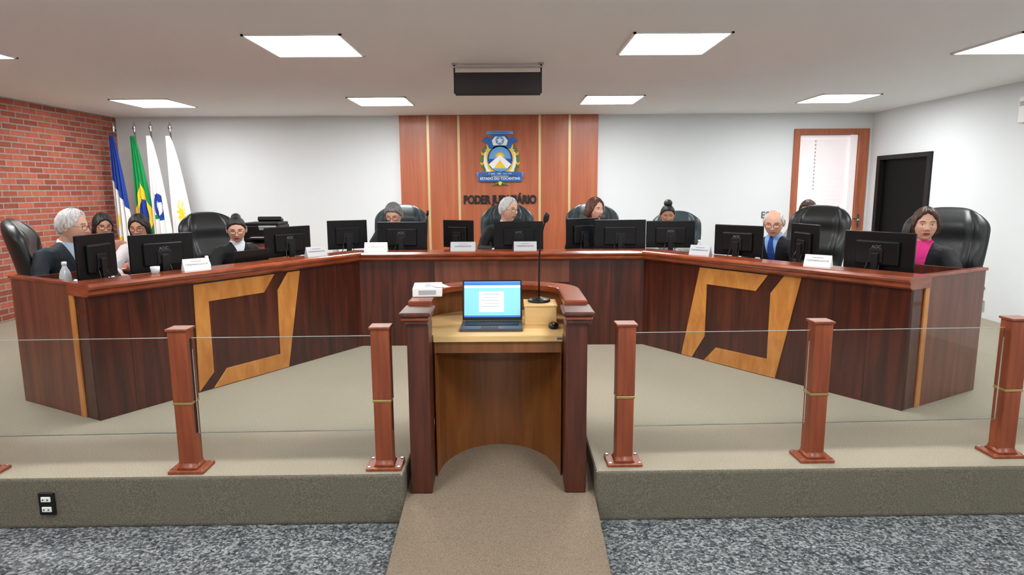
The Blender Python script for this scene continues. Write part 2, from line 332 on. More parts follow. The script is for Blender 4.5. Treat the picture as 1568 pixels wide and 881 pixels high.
for x in (-1.15,-.74,.55,.95): plate('seam',Vector((0,6.09)),Vector((1,0)),Vector((0,-1)),[(x,0),(x+.005,0),(x+.005,.83),(x,.83)],0,.001,M_seam,0)
plate('center_band',Vector((0,6.09)),Vector((1,0)),Vector((0,-1)),[(-.74,.62),(.55,.62),(.55,.83),(-.74,.83)],0,.01,W_end)
# ---------------------------------------------------------------- glass rail
posts=[(-4.0,3.24),(-2.86,3.27),(-1.755,3.31),(-.70,3.335),(.61,3.37),(1.675,3.405),(2.77,3.45),(3.85,3.49)]
def post(x,y):
    e=empty('railing_post',(x,y,0),.015)
    box('base_plate',(0,0,.009),(.19,.15,.018),W_post,e,.004)
    for a in (-1,1):
        for b_ in (-1,1): cyl('bolt',(a*.08,b_*.06,.018),.008,.005,M_chrome,e,10)
    lathe('foot_flare',[(.078,.018),(.068,.03),(.062,.05)],(0,0,0),W_post,e,4).rotation_euler=(0,0,math.pi/4)
    box('lower_shaft',(0,0,.2),(.092,.085,.36),W_post,e,.005)
    box('brass_ring',(0,0,.385),(.1,.092,.014),M_brass,e,.002)
    box('upper_shaft',(0,0,.585),(.098,.09,.386),W_post,e,.005)
    box('cap',(0,0,.784),(.114,.105,.014),W_post,e,.004)
    box('side_slot',(.047,0,.47),(.006,.02,.52),M_blackm,e)
for p in posts: post(*p)
def glasspane(a,b):
    (x0,y0),(x1,y1)=a,b; x0+=.056; x1-=.056
    L_=math.hypot(x1-x0,y1-y0); e=empty('glass_railing_panel',((x0+x1)/2,(y0+y1)/2,0),math.atan2(y1-y0,x1-x0))
    box('pane',(0,0,.47),(L_,.008,.525),M_glass,e); box('top_edge',(0,0,.734),(L_,.008,.0022),M_gedge,e); box('bottom_edge',(0,0,.2065),(L_,.008,.002),M_gedge,e)
for i in (0,1,2,4,5,6): glasspane(posts[i],posts[i+1])
# ---------------------------------------------------------------- podium
pod=empty('speaker_podium',(0,0,0)); cx=-.08
def sideprof(y0,y1,zt): return [(y0,rz(y0)),(y1,rz(min(y1,4.24))),(y1,zt),(y0,zt)]
for s in (-1,1):
    x0=cx+s*.362; x1=cx+s*.478
    prism('front_leg',sideprof(3.30,3.46,.80),lambda a,b,t:(t,a,b),min(x0,x1),max(x0,x1),W_pod,pod,.006)
    x0=cx+s*.44; x1=cx+s*.475
    prism('side_panel',sideprof(3.46,3.98,.80),lambda a,b,t:(t,a,b),min(x0,x1),max(x0,x1),W_pod,pod)
    c0=cx+s*.43
    quadbox('cap_molding_low',c0-.066,c0+.066,3.285,3.48,.80,.822,W_pod,pod,.006)
    quadbox('cap_molding_mid',c0-.074,c0+.074,3.275,3.49,.822,.842,W_ledge,pod,.008)
    quadbox('cap_top',c0-.083,c0+.083,3.265,3.51,.842,.868,W_pod,pod,.01)
def arcpts(hw,yb,depth,n=28):
    return [(cx+hw*math.cos(math.pi*i/n),yb+depth*math.sin(math.pi*i/n)) for i in range(n+1)]
outer=[(cx+.5,3.5)]+arcpts(.5,3.95,.36)+[(cx-.5,3.5)]; inner=[(cx+.37,3.5)]+arcpts(.37,3.93,.24)+[(cx-.37,3.5)]
def ushell(name,o_,i_,z0,z1,m):
    v=[(x,y,z0) for x,y in o_]+[(x,y,z0) for x,y in i_]+[(x,y,z1) for x,y in o_]+[(x,y,z1) for x,y in i_]; n=len(o_); f=[]
    for k in range(n-1):
        f+=[(k,k+1,2*n+k+1,2*n+k),(n+k+1,n+k,3*n+k,3*n+k+1),(2*n+k,2*n+k+1,3*n+k+1,3*n+k),(k+1,k,n+k,n+k+1)]
    f+=[(0,2*n,3*n,n),(n-1,2*n-1,4*n-1,3*n-1)]
    return recalc(mesh(name,v,f,m,pod,bevel=.008))
ushell('top_ring',outer,inner,.85,.89,W_ledge)
ushell('upper_wall',[(cx+.475,3.5)]+arcpts(.475,3.95,.33)+[(cx-.475,3.5)],[(cx+.45,3.5)]+arcpts(.45,3.94,.31)+[(cx-.45,3.5)],.66,.85,W_podin)
ushell('back_shell',arcpts(.475,3.98,.30),arcpts(.45,3.98,.28),0.0,.67,W_pod)
ushell('knee_panel',[(x,y+.02) for x,y in arcpts(.365,3.47,.36)],arcpts(.35,3.46,.35),-.14,.66,W_podin)
sh=[(cx-.36,3.5),(cx-.36,3.46),(cx+.36,3.46),(cx+.36,3.5),(cx+.45,3.5)]+arcpts(.45,3.94,.31)+[(cx-.45,3.5)]
prism('shelf',sh,lambda a,b,t:(a,b,t),.665,.70,W_shelf,pod,.003)
quadbox('apron',cx-.36,cx+.36,3.475,3.495,.60,.665,W_podin,pod)
# things on podium
e=empty('laptop',(-.12,3.68,.70)); M_lap=mat('laptop_shell',(64,66,72),.4)
box('base',(0,0,.009),(.36,.235,.018),M_lap,e,.004); box('keyboard',(0,.03,.0185),(.32,.12,.002),M_blackm,e); box('touchpad',(-.01,-.07,.0185),(.1,.06,.002),M_black,e)
for r_ in range(5):
    for c_ in range(14): box('key',(-.145+c_*.0223,-.016+r_*.0222,.0205),(.018,.018,.003),M_black,e)
lid=D.objects.new('lid',None); link(lid,e); lid.location=(0,.118,.016); lid.rotation_euler=(math.radians(-13),0,0)
box('lid_shell',(0,.004,.125),(.36,.008,.245),M_black,lid,.003)
M_scr=mat('screen_page',(120,190,225),.3,emit=.7); M_scrw=mat('screen_white',(225,235,243),.3,emit=.75); M_scrb=mat('screen_bar',(40,110,190),.3,emit=.6)
box('screen',(0,-.001,.13),(.34,.002,.215),M_scr,lid); box('document_page',(-.005,-.0025,.115),(.15,.001,.125),M_scrw,lid); box('ribbon_bar',(0,-.0025,.225),(.34,.001,.02),M_scrb,lid); box('toolbar',(0,-.0025,.207),(.34,.001,.014),M_scrw,lid)
for i in range(5): box('text_line',(-.01,-.0035,.16-i*.018),(.11-.02*(i%2),.001,.003),M_ltgray,lid)
box('taskbar',(0,-.0025,.027),(.34,.001,.01),M_scrb,lid)
e=empty('wooden_riser_box',(.17,3.84,.70)); box('box_body',(0,0,.055),(.19,.2,.11),W_shelf,e,.004); box('box_lid',(0,0,.116),(.2,.21,.012),W_shelf,e,.003)
e=empty('gooseneck_microphone',(.165,3.86,.822))
lathe('base',[(.068,0),(.07,.006),(.066,.016),(.03,.022),(.012,.03)],(0,0,0),M_black,e,32)
tube('gooseneck',[(0,0,.02),(0,0,.15),(.002,.0,.28),(.01,-.01,.38),(.022,-.03,.45),(.034,-.05,.49)],.0055,M_black,e,10); tube('capsule',[(.033,-.048,.485),(.037,-.056,.50),(.043,-.07,.53),(.045,-.075,.54)],[.009,.017,.017,.009],M_blackm,e,16)
box('talk_button',(0,-.05,.014),(.02,.015,.006),M_ltgray,e)
e=empty('computer_mouse',(.24,3.66,.70)); ell('mouse_shell',(0,0,.013),(.03,.052,.022),M_black,e); ell('scroll_wheel',(0,-.028,.03),(.004,.01,.006),M_ltgray,e)
tube('mouse_cable',[(0,.05,.01),(.01,.06,.006),(.03,.07,.005),(.035,.06,.005)],.002,M_black,e,6)
e=empty('tissue_box',(-.50,3.76,.89),.1); box('carton',(0,0,.026),(.17,.24,.052),M_white,e,.006); box('slot',(0,0,.0525),(.03,.14,.002),M_ltgray,e); box('side_label',(.0,-.1205,.026),(.1,.002,.026),M_ltgray,e); box('paper_sheet',(.07,-.06,.056),(.08,.1,.004),M_paper,e,rot=(0,.05,.3))
e=empty('asset_tag',(.27,3.46,.683)); box('tag',(0,-.003,0),(.045,.002,.012),M_silver,e)
# ---------------------------------------------------------------- bench equipment
def loc(P,d,n,s,k): q=P+d*s+n*k; return (q.x,q.y)
def faceang(v): return math.atan2(-v.x,v.y)
def monitor(xy,rz_,w=.49,h=.285,zc=1.045,tilt=0,logo=True):
    e=empty('computer_monitor',(xy[0],xy[1],.745),rz_); zz=zc-.745
    p=D.objects.new('panel',None); link(p,e); p.location=(0,0,zz); p.rotation_euler=(tilt,0,0)
    box('shell',(0,0,0),(w,.022,h),M_screenb,p,.006); box('rear_bulge',(0,-.018,-.01),(w*.62,.03,h*.62),M_screenb,p,.012)
    box('screen_face',(0,.0115,.004),(w-.02,.002,h-.03),M_lcd,p)
    if logo: text('logo','AOC',.032,(0,-.034,.035),M_silver,p,extrude=.0005,offset=.0005)
    box('vesa_plate',(0,-.036,-.03),(.1,.01,.1),M_black,p,.003)
    box('neck',(0,-.045,(zz-.02)/2),(.05,.02,zz),M_black,e,.004); lathe('foot',[(.11,0),(.11,.008),(.03,.016)],(0,-.03,0),M_black,e,28)
    for s in (-.05,.03): tube('cable',[(s,-.03,zz-.06),(s*1.3,-.06,zz-.14),(s*2,-.05,zz-.22),(s*2.5,-.02,.01)],.004,M_black,e,6)
aL,aR=faceang(nL),faceang(nR)
monitor(loc(A0,dL,nL,2.12,.42),aL+.55,.42,.32,1.05,logo=False)
monitor(loc(A0,dL,nL,1.70,.33),aL-.12,.46)
monitor(loc(A0,dL,nL,.52,.36),aL-.05,.48,.27)
monitor((-1.66,6.48),.5,.4,.29,1.06,logo=False); monitor((-1.10,6.42),-.05)
monitor((-.54,6.50),-.5,.36,.28,1.06,logo=False); monitor((.07,6.40),0)
monitor((.72,6.52),.6,.42,.3,1.06,logo=False); monitor((1.09,6.46),0,.52,.3,1.045,logo=False); monitor((1.60,6.46),-.12,.48,.27)
monitor(loc(B0,dR,nR,.79,.34),aR+.1,.46,.27); monitor(loc(B0,dR,nR,1.36,.42),aR-.45,.36,.3,1.06,logo=False); monitor(loc(B0,dR,nR,1.97,.36),aR-.05,.51,.29,1.035)
def nameplate(xy,rz_,white=True,w=.19):
    e=empty('desk_nameplate',(xy[0],xy[1],.92),rz_); h=.085
    v=[(-w/2,-.035,0),(w/2,-.035,0),(w/2,.035,0),(-w/2,.035,0),(-w/2,0,h),(w/2,0,h)]
    mesh('tent_card',v,[(0,3,2,1),(0,1,5,4),(2,3,4,5),(0,4,3),(1,2,5)],M_paper if white else M_ltgray,e)
    a=math.atan2(h,.035)
    text('name_text','DESEMBARGADOR',.019,(0,-.0182,.042),M_txt,e,rot=(a,0,0),extrude=.0003); text('crest_text','* PODER JUDICIARIO *',.009,(0,-.0092,.064),M_txt,e,rot=(a,0,0),extrude=.0003)
nameplate(loc(A0,dL,nL,1.60,.07),aL-.2); nameplate(loc(A0,dL,nL,.46,.07),aL-.2,False)
nameplate((-1.31,6.17),0,True,.22); nameplate((-.47,6.17),0,False,.24); nameplate((.13,6.17),0,False,.22)
nameplate(loc(B0,dR,nR,.60,.07),aR+.2,False); nameplate(loc(B0,dR,nR,1.68,.07),aR+.2)
M_blabel=mat('bottle_label',(90,140,180),.5); M_clear=mat('clear_plastic',(205,215,215),.15)
def bottle(xy,z=.745,s=1):
    e=empty('water_bottle',(xy[0],xy[1],z),0,s); lathe('body',[(.028,0),(.032,.01),(.032,.13),(.026,.16),(.012,.19),(.012,.2)],(0,0,0),M_clear,e); lathe('cap',[(.014,.198),(.014,.218),(.005,.22)],(0,0,0),M_white,e,16); lathe('label',[(.0325,.05),(.0325,.1)],(0,0,0),M_blabel,e)
bottle(loc(A0,dL,nL,2.22,.68),s=1.2); bottle(loc(A0,dL,nL,1.20,.56)); bottle((-1.86,6.75)); bottle((1.98,6.75))
def glasscup(xy,z=.745,s=1,h=.13):
    e=empty('drinking_glass',(xy[0],xy[1],z),0,s); lathe('tumbler',[(.026,0),(.033,h),(.030,h),(.024,.008)],(0,0,0),M_clear,e)
glasscup(loc(A0,dL,nL,1.88,.12),.92,h=.05); glasscup((-1.35,6.6)); glasscup((1.7,6.7))
def papers(xy,rz_,z=.746):
    e=empty('paper_stack',(xy[0],xy[1],z),rz_)
    for i in range(4): box('sheet',(random.uniform(-.01,.01),random.uniform(-.01,.01),.003+i*.004),(.21,.297,.003),M_paper,e,rot=(0,0,random.uniform(-.1,.1)))
papers(loc(A0,dL,nL,1.45,.66),aL); papers(loc(A0,dL,nL,.3,.6),aL); papers((.1,6.8),.1); papers((-.60,6.78),.1); papers(loc(B0,dR,nR,1.0,.7),aR)
e=empty('desk_microphone',(-.88,6.62,.745)); lathe('base',[(.05,0),(.05,.012),(.01,.02)],(0,0,0),M_black,e); tube('gooseneck',[(0,0,.01),(0,0,.3),(.01,-.02,.45),(.02,-.04,.5)],.005,M_black,e,8); tube('capsule',[(.02,-.04,.5),(.025,-.05,.55)],[.013,.012],M_blackm,e)
q=loc(A0,dL,nL,.98,.42); e=empty('laptop',(q[0],q[1],.745),aL); box('base',(0,0,.01),(.34,.24,.02),M_black,e,.004)
lid=D.objects.new('lid',None); link(lid,e); lid.location=(0,-.12,.02); lid.rotation_euler=(math.radians(12),0,0); box('lid_shell',(0,0,.13),(.34,.01,.24),M_black,lid,.003)
e=empty('storage_cabinet',(-2.9,7.62,0)); box('carcass',(0,0,.45),(.6,.45,.9),W_end,e,.004); box('door_panel_l',(-.145,-.23,.45),(.28,.015,.82),W_panel,e,.003); box('door_panel_r',(.145,-.23,.45),(.28,.015,.82),W_panel,e,.003)
e=empty('office_printer',(-2.9,7.6,.9)); box('body',(0,0,.11),(.42,.36,.2),M_black,e,.015); box('output_tray',(0,-.22,.06),(.26,.12,.012),M_blackm,e,.003); box('scanner_lid',(0,.0,.225),(.40,.34,.03),M_blackm,e,.01); box('control_panel',(.08,-.185,.18),(.2,.02,.05),M_ltgray,e,.004,rot=(.5,0,0)); box('paper_sheet',(0,-.2,.075),(.2,.12,.004),M_paper,e); box('feeder',(0,.14,.26),(.28,.1,.05),M_black,e,.01,rot=(-.4,0,0))
# ---------------------------------------------------------------- flags
def flag(x,y,lean,painter,mats,flip=1,w=.30):
    e=empty('flag_on_pole',(x,y,0)); topz=2.34
    tube('pole',[(0,0,0.03),(lean,0,topz)],.012,M_chrome,e,10); lathe('stand',[(.13,0),(.13,.03),(.03,.06),(.02,.1)],(0,0,0),M_brass,e)
    lathe('finial',[(.012,0),(.022,.015),(.012,.03),(.03,.06),(.018,.1),(.003,.15)],(lean,0,topz),M_chrome,e,14)
    nu,nv=84,200; v=[];f=[];fm=[]
    for j in range(nv+1):
        t=j/nv; z=topz-.05-t*1.55
        wd=.05+w*(t**.75)*(1-.12*t)
        for i in range(nu+1):
            u=i/nu; fold=.5+.5*math.cos(u*math.pi*7+t*1.5)
            xx=lean*(z/topz)+flip*(u*wd-.035)-.02; yy=-.02-.05*fold*(.35+t)-.05*math.sin(u*3)*t
            v.append((xx,yy,z-.10*u*t-.02*fold*t))
    for j in range(nv):
        for i in range(nu):
            a=j*(nu+1)+i; f.append((a,a+1,a+nu+2,a+nu+1)); fm.append(painter((i+.5)/nu,(j+.5)/nv))
    mesh('cloth',v,f,None,e,smooth=True,mats=mats,fm=fm)
fB=mat('flag_blue',(24,60,150),.8); fG=mat('flag_green',(0,140,70),.8); fY=mat('flag_yellow',(250,205,40),.8); fWt=mat('flag_white',(232,232,230),.8)
flag(-5.64,9.35,-.02,lambda u,v:0 if v<.52+.25*(u-.5) else (2 if (v>.9 and u<.4) or ((u-.2)**2+((v-.75)*1.6)**2<.012) else 1),[fB,fWt,fY],w=.22)
flag(-5.37,9.4,-.02,lambda u,v:(2 if (u-.55)**2+((v-.68)*2.2)**2<.08 else (1 if abs(u-.5)*.55+abs(v-.68)<.30 else 0)),[fG,fY,fB],w=.27)
flag(-5.11,9.35,-.02,lambda u,v:(1 if (abs((u-.5)**2+((v-.62)*2.2)**2-.05)<.022 and u<.8) or (abs(v-.55)<.03 and .3<u<.8) else (2 if abs(v-.72)<.02 and .2<u<.7 else 0)),[fWt,fB,fG],w=.26)
def sunp(u,v):
    dx,dy=(u-.55)*.5,(v-.68); r=math.hypot(dx,dy); a=math.atan2(dy,dx)
    return 1 if r<.05 or (r<.12 and math.cos(a*12)>.25) else 0
flag(-4.86,9.4,-.02,sunp,[fWt,fY],w=.32)
# ---------------------------------------------------------------- executive chairs
def chair(x,y,psi,dz=0,m=None,bh=.86):
    m=m or M_leather
    e=empty('executive_chair',(x,y,0),math.radians(psi))
    nu,nv=36,44
    def backpt(a,b,side):
        w=.245+.075*math.sin(min(1,b/.75)*math.pi*.5) - (.07*max(0,(b-.8)/.2)**2)
        ca=(1-min(1,abs(a))**5)**.35; cb=(1-abs(2*b-1)**9)**.4
        th=.02+.055*ca*cb
        puff=1+.22*math.cos(b*math.pi*2*3.0+math.pi)*(1 if abs(a)<.8 else .5)
        groove=1-.4*math.exp(-((abs(a)-.62)/.07)**2)
        zz=.47+dz+bh*b
        y=.24+.10*b*b+.05*b -.07*abs(a)**2.5
        if side<0: yy=y-th*puff*groove*ca*cb-.005
        else: yy=y+th*.8*ca*cb+.005
        corner=1-.13*max(0,(b-.82)/.18)**3-.1*max(0,(.1-b)/.1)**2
        zz-=.05*max(0,(b-.6)/.4)*abs(a)**3
        return (a*w*corner,yy,zz)
    rings=[]
    for j in range(nv+1):
        b=j/nv
        rings.append([backpt(-1+2*i/nu,b,-1) for i in range(nu+1)]+[backpt(1-2*i/nu,b,1) for i in range(nu+1)])
    v,f=ringmesh(rings); mesh('padded_back',v,f,m,e,smooth=True)
    rings=[]
    for j in range(15):
        t=j/14; z=.42+dz+.13*t; k=(1-abs(2*t-1)**3.5)**.4; k=.9+.1*k if 0<j<14 else .84
        rings.append([(k*.27*(abs(math.cos(q))**.45)*(1 if math.cos(q)>0 else -1),-.02+k*.27*(abs(math.sin(q))**.45)*(1 if math.sin(q)>0 else -1),z+(.012*(1-abs(math.cos(q))) if t>.6 else 0)) for q in [2*math.pi*i/40+.01 for i in range(40)]])
    v,f=ringmesh(rings); mesh('padded_seat',v,f,m,e,smooth=True)
    for s in (-1,1):
        tube('arm_frame',[(s*.29,.2,.50+dz),(s*.325,.14,.60+dz),(s*.335,.05,.675+dz),(s*.335,-.14,.68+dz),(s*.325,-.21,.64+dz),(s*.30,-.17,.52+dz),(s*.26,-.12,.45+dz)],.02,M_black,e,10)
        tube('arm_pad',[(s*.335,.10,.685+dz),(s*.335,.05,.70+dz),(s*.335,-.13,.705+dz),(s*.333,-.19,.69+dz)],[.025,.036,.036,.025],m,e,12,flat=.6)
    cyl('gas_lift',(0,.02,.1),.028,.33+dz,M_chrome,e,20); box('mechanism',(0,.02,.415+dz),(.2,.26,.04),M_black,e,.01)
    for i in range(5):
        a=2*math.pi*i/5+.3; c_,s_=math.cos(a),math.sin(a)
        tube('star_leg',[(0,.02,.12),(c_*.15,.02+s_*.15,.11),(c_*.3,.02+s_*.3,.08)],[.03,.025,.018],M_black,e,10)
        lathe('caster',[(.012,0),(.028,.01),(.028,.045),(.01,.06)],(c_*.3,.02+s_*.3,0),M_blackm,e,12)
# ---------------------------------------------------------------- people
def skinmat(name,rgb):
    m,N,L,b=base(name); b.inputs['Base Color'].default_value=lin(rgb); b.inputs['Roughness'].default_value=.5; b.inputs['Subsurface Weight'].default_value=.08; b.inputs['Subsurface Radius'].default_value=(.01,.004,.002); return m
S_light=skinmat('skin_light',(206,160,136)); S_med=skinmat('skin_medium',(186,136,108)); S_tan=skinmat('skin_tan',(182,134,106))
M_eyew=mat('eye_white',(225,222,216),.3); M_iris=mat('iris_dark',(40,26,18),.2)
L_nat=mat('lips_natural',(170,104,92),.45); L_red=mat('lips_red',(168,60,62),.45)
def hairmat(name,rgb,rgb2): return noisemat(name,[(.35,rgb),(.65,rgb2)],(60,60,8),2,.5,4,bump=.3)
H_gray=hairmat('hair_gray',(78,78,78),(128,128,128)); H_white=hairmat('hair_white',(170,168,166),(214,212,210)); H_black=hairmat('hair_black',(16,13,12),(34,28,26)); H_brown=hairmat('hair_auburn',(66,34,22),(104,58,38)); H_dkbr=hairmat('hair_dark_brown',(44,28,20),(84,56,40))
def clothmat(name,robe,shirt=None,tie=None,z0=.86,slope=.38):
    """robe with a V of shirt and a tie, laid out in the body's own object space"""
    m,N,L,b=base(name); b.inputs['Roughness'].default_value=.75; b.inputs['Specular IOR Level'].default_value=.3
    t=N.new('ShaderNodeTexCoord'); n=N.new('ShaderNodeTexNoise'); n.inputs['Scale'].default_value=9; n.inputs['Detail'].default_value=3; n.inputs['Distortion'].default_value=1
    u=N.new('ShaderNodeBump'); u.inputs['Strength'].default_value=.5; u.inputs['Distance'].default_value=.03
    L.new(t.outputs['Object'],n.inputs['Vector']); L.new(n.outputs['Fac'],u.inputs['Height']); L.new(u.outputs[0],b.inputs['Normal'])
    if not shirt: b.inputs['Base Color'].default_value=lin(robe); return m
    s=N.new('ShaderNodeSeparateXYZ'); L.new(t.outputs['Object'],s.inputs[0])
    def M(op,a,bb,c=None):
        k=N.new('ShaderNodeMath'); k.operation=op
        for i,q in enumerate((a,bb,c)):
            if q is None: continue
            if isinstance(q,(int,float)): k.inputs[i].default_value=q
            else: L.new(q,k.inputs[i])
        return k.outputs[0]
    ax=M('ABSOLUTE',s.outputs[0],None); lim=M('MULTIPLY',M('SUBTRACT',s.outputs[2],z0),slope)
    inV=M('MULTIPLY',M('LESS_THAN',ax,lim),M('LESS_THAN',s.outputs[1],-.015))
    x=N.new('ShaderNodeMix'); x.data_type='RGBA'; L.new(inV,x.inputs[0]); x.inputs[6].default_value=lin(robe); x.inputs[7].default_value=lin(shirt); out=x.outputs[2]
    if tie:
        w=M('SUBTRACT',.062,M('MULTIPLY',M('SUBTRACT',s.outputs[2],.75),.13)); tt=M('MULTIPLY',M('LESS_THAN',ax,w),inV)
        y=N.new('ShaderNodeMix'); y.data_type='RGBA'; L.new(tt,y.inputs[0]); L.new(out,y.inputs[6]); y.inputs[7].default_value=lin(tie); out=y.outputs[2]
    L.new(out,b.inputs['Base Color']); return m
G=lambda x,s:math.exp(-(x/s)**2)
def sstep(x): x=max(0,min(1,x)); return x*x*(3-2*x)
def headr(dx,dy,dz):
    """direction -> surface point of head, face toward -Y"""
    z=.12*dz; h=math.hypot(dx,dy)
    if h<1e-6: h=1e-6
    ux,uy=dx/h,dy/h
    hh=(1-abs(dz)**2.35)**.52 if abs(dz)<1 else 0
    W,Dp=.078,(.092 if uy<0 else .104)
    if dz<0:
        t=-dz; W*=1-.30*t**1.4; Dp*= (1-.10*t) if uy<0 else (1-.55*t**1.2)
    else: W*=1-.05*dz
    x=W*hh*ux; y=Dp*hh*uy
    if uy<0:
        fr=min(1,-uy*1.6); ax=abs(x)
        pz=z
        if -.020<pz<.030: pr=(.030-pz)/.050
        elif -.034<pz<=-.020: pr=(pz+.034)/.014
        else: pr=0
        d=.026*pr*G(x,.0105)
        d+=.007*G(ax-.013,.007)*G(pz+.022,.009)
        d-=.010*G(ax-.031,.017)*G(pz-.014,.012)
        d+=.005*G(ax-.028,.022)*G(pz-.034,.008)
        d+=.0065*G(x,.021)*(G(pz+.0475,.0052)+1.05*G(pz+.0595,.0062)) - .002*G(x,.022)*G(pz+.0535,.0022)
        d-=.004*G(x,.03)*G(pz+.073,.007); d+=.009*G(x,.022)*G(pz+.095,.013)
        d+=.005*G(ax-.042,.02)*G(pz+.012,.02)
        y-=d*fr
    return Vector((x,y,z))
NU,NV=112,84
dirs=[]
for i in range(NV+1):
    t=math.pi*(i+.15)/(NV+.3)
    for k in range(NU):
        p=2*math.pi*k/NU; dirs.append((math.sin(t)*math.sin(p),-math.sin(t)*math.cos(p),math.cos(t),p if p<math.pi else p-2*math.pi))
HV=[headr(d[0],d[1],d[2]) for d in dirs]
HF=[]
for i in range(NV):
    for k in range(NU): HF.append((i*NU+k,(i+1)*NU+k,(i+1)*NU+(k+1)%NU,i*NU+(k+1)%NU))
HF.append(tuple(range(NU))); HF.append(tuple(NV*NU+k for k in range(NU))[::-1])
LIPF=[]
for f_ in HF:
    c=sum((HV[i] for i in f_),Vector())/len(f_)
    LIPF.append(1 if c.y<-.05 and (c.x/.025)**2+((c.z+.0535)/.0105)**2<1 else 0)
def interp(tab,x):
    for (a,b),(c,d) in zip(tab,tab[1:]):
        if x<=c: return b+(d-b)*sstep((x-a)/(c-a))
    return tab[-1][1]
LINES={'short':[(0,.60),(.55,.56),(.9,.40),(1.25,.05),(1.5,-.12),(1.75,-.1),(2.0,-.42),(3.2,-.62)],
 'receding':[(0,.74),(.35,.86),(.7,.66),(1.0,.35),(1.3,.0),(1.5,-.1),(1.75,-.1),(2.0,-.42),(3.2,-.6)],
 'bald':[(0,2),(.9,1.4),(1.1,.3),(1.3,.0),(1.5,-.1),(1.75,-.1),(2.0,-.42),(3.2,-.6)],
 'pulled':[(0,.66),(.6,.60),(.95,.42),(1.3,.10),(1.55,-.02),(1.8,-.1),(2.1,-.4),(3.2,-.6)],
 'bob':[(0,.80),(.45,.70),(.85,.42),(1.15,-.05),(1.45,-.65),(3.2,-.8)],
 'long':[(0,.66),(.4,.58),(.9,.24),(1.2,-.35),(1.45,-.75),(3.2,-.8)]}
THK={'short':.012,'receding':.011,'bald':.008,'pulled':.009,'bob':.015,'long':.011}
handcache={}
def handmesh(sk,side):
    key=(sk.name,side)
    if key in handcache: return handcache[key]
    V,F=[],[]
    def add(vf):
        V.extend(vf[0]); F.extend(vf[1])
    add(tubev([(0,.035,0),(0,.0,0),(0,-.04,0),(0,-.085,-.002)],[.024,.031,.040,.038],14,off=0,flat=.36))
    for i,(x,l) in enumerate([(-.030,.066),(-.010,.076),(.011,.070),(.031,.055)]):
        sp=x*.25
        add(tubev([(x,-.07,0),(x+sp*.3,-.085-l*.38,.004),(x+sp*.6,-.085-l*.72,-.004),(x+sp*.7,-.085-l*.95,-.017),(x+sp*.7,-.087-l*.99,-.021)],[.0095,.0092,.0084,.0074,.004],10,off=len(V)))
    s=side
    add(tubev([(s*.018,-.015,-.002),(s*.046,-.045,-.008),(s*.060,-.074,-.012),(s*.062,-.096,-.014)],[.015,.0125,.0105,.006],10,off=len(V)))
    me=D.meshes.new('hand'); me.from_pydata([tuple(p) for p in V],[],F); me.update(); me.materials.append(sk)
    handcache[key]=me; return me
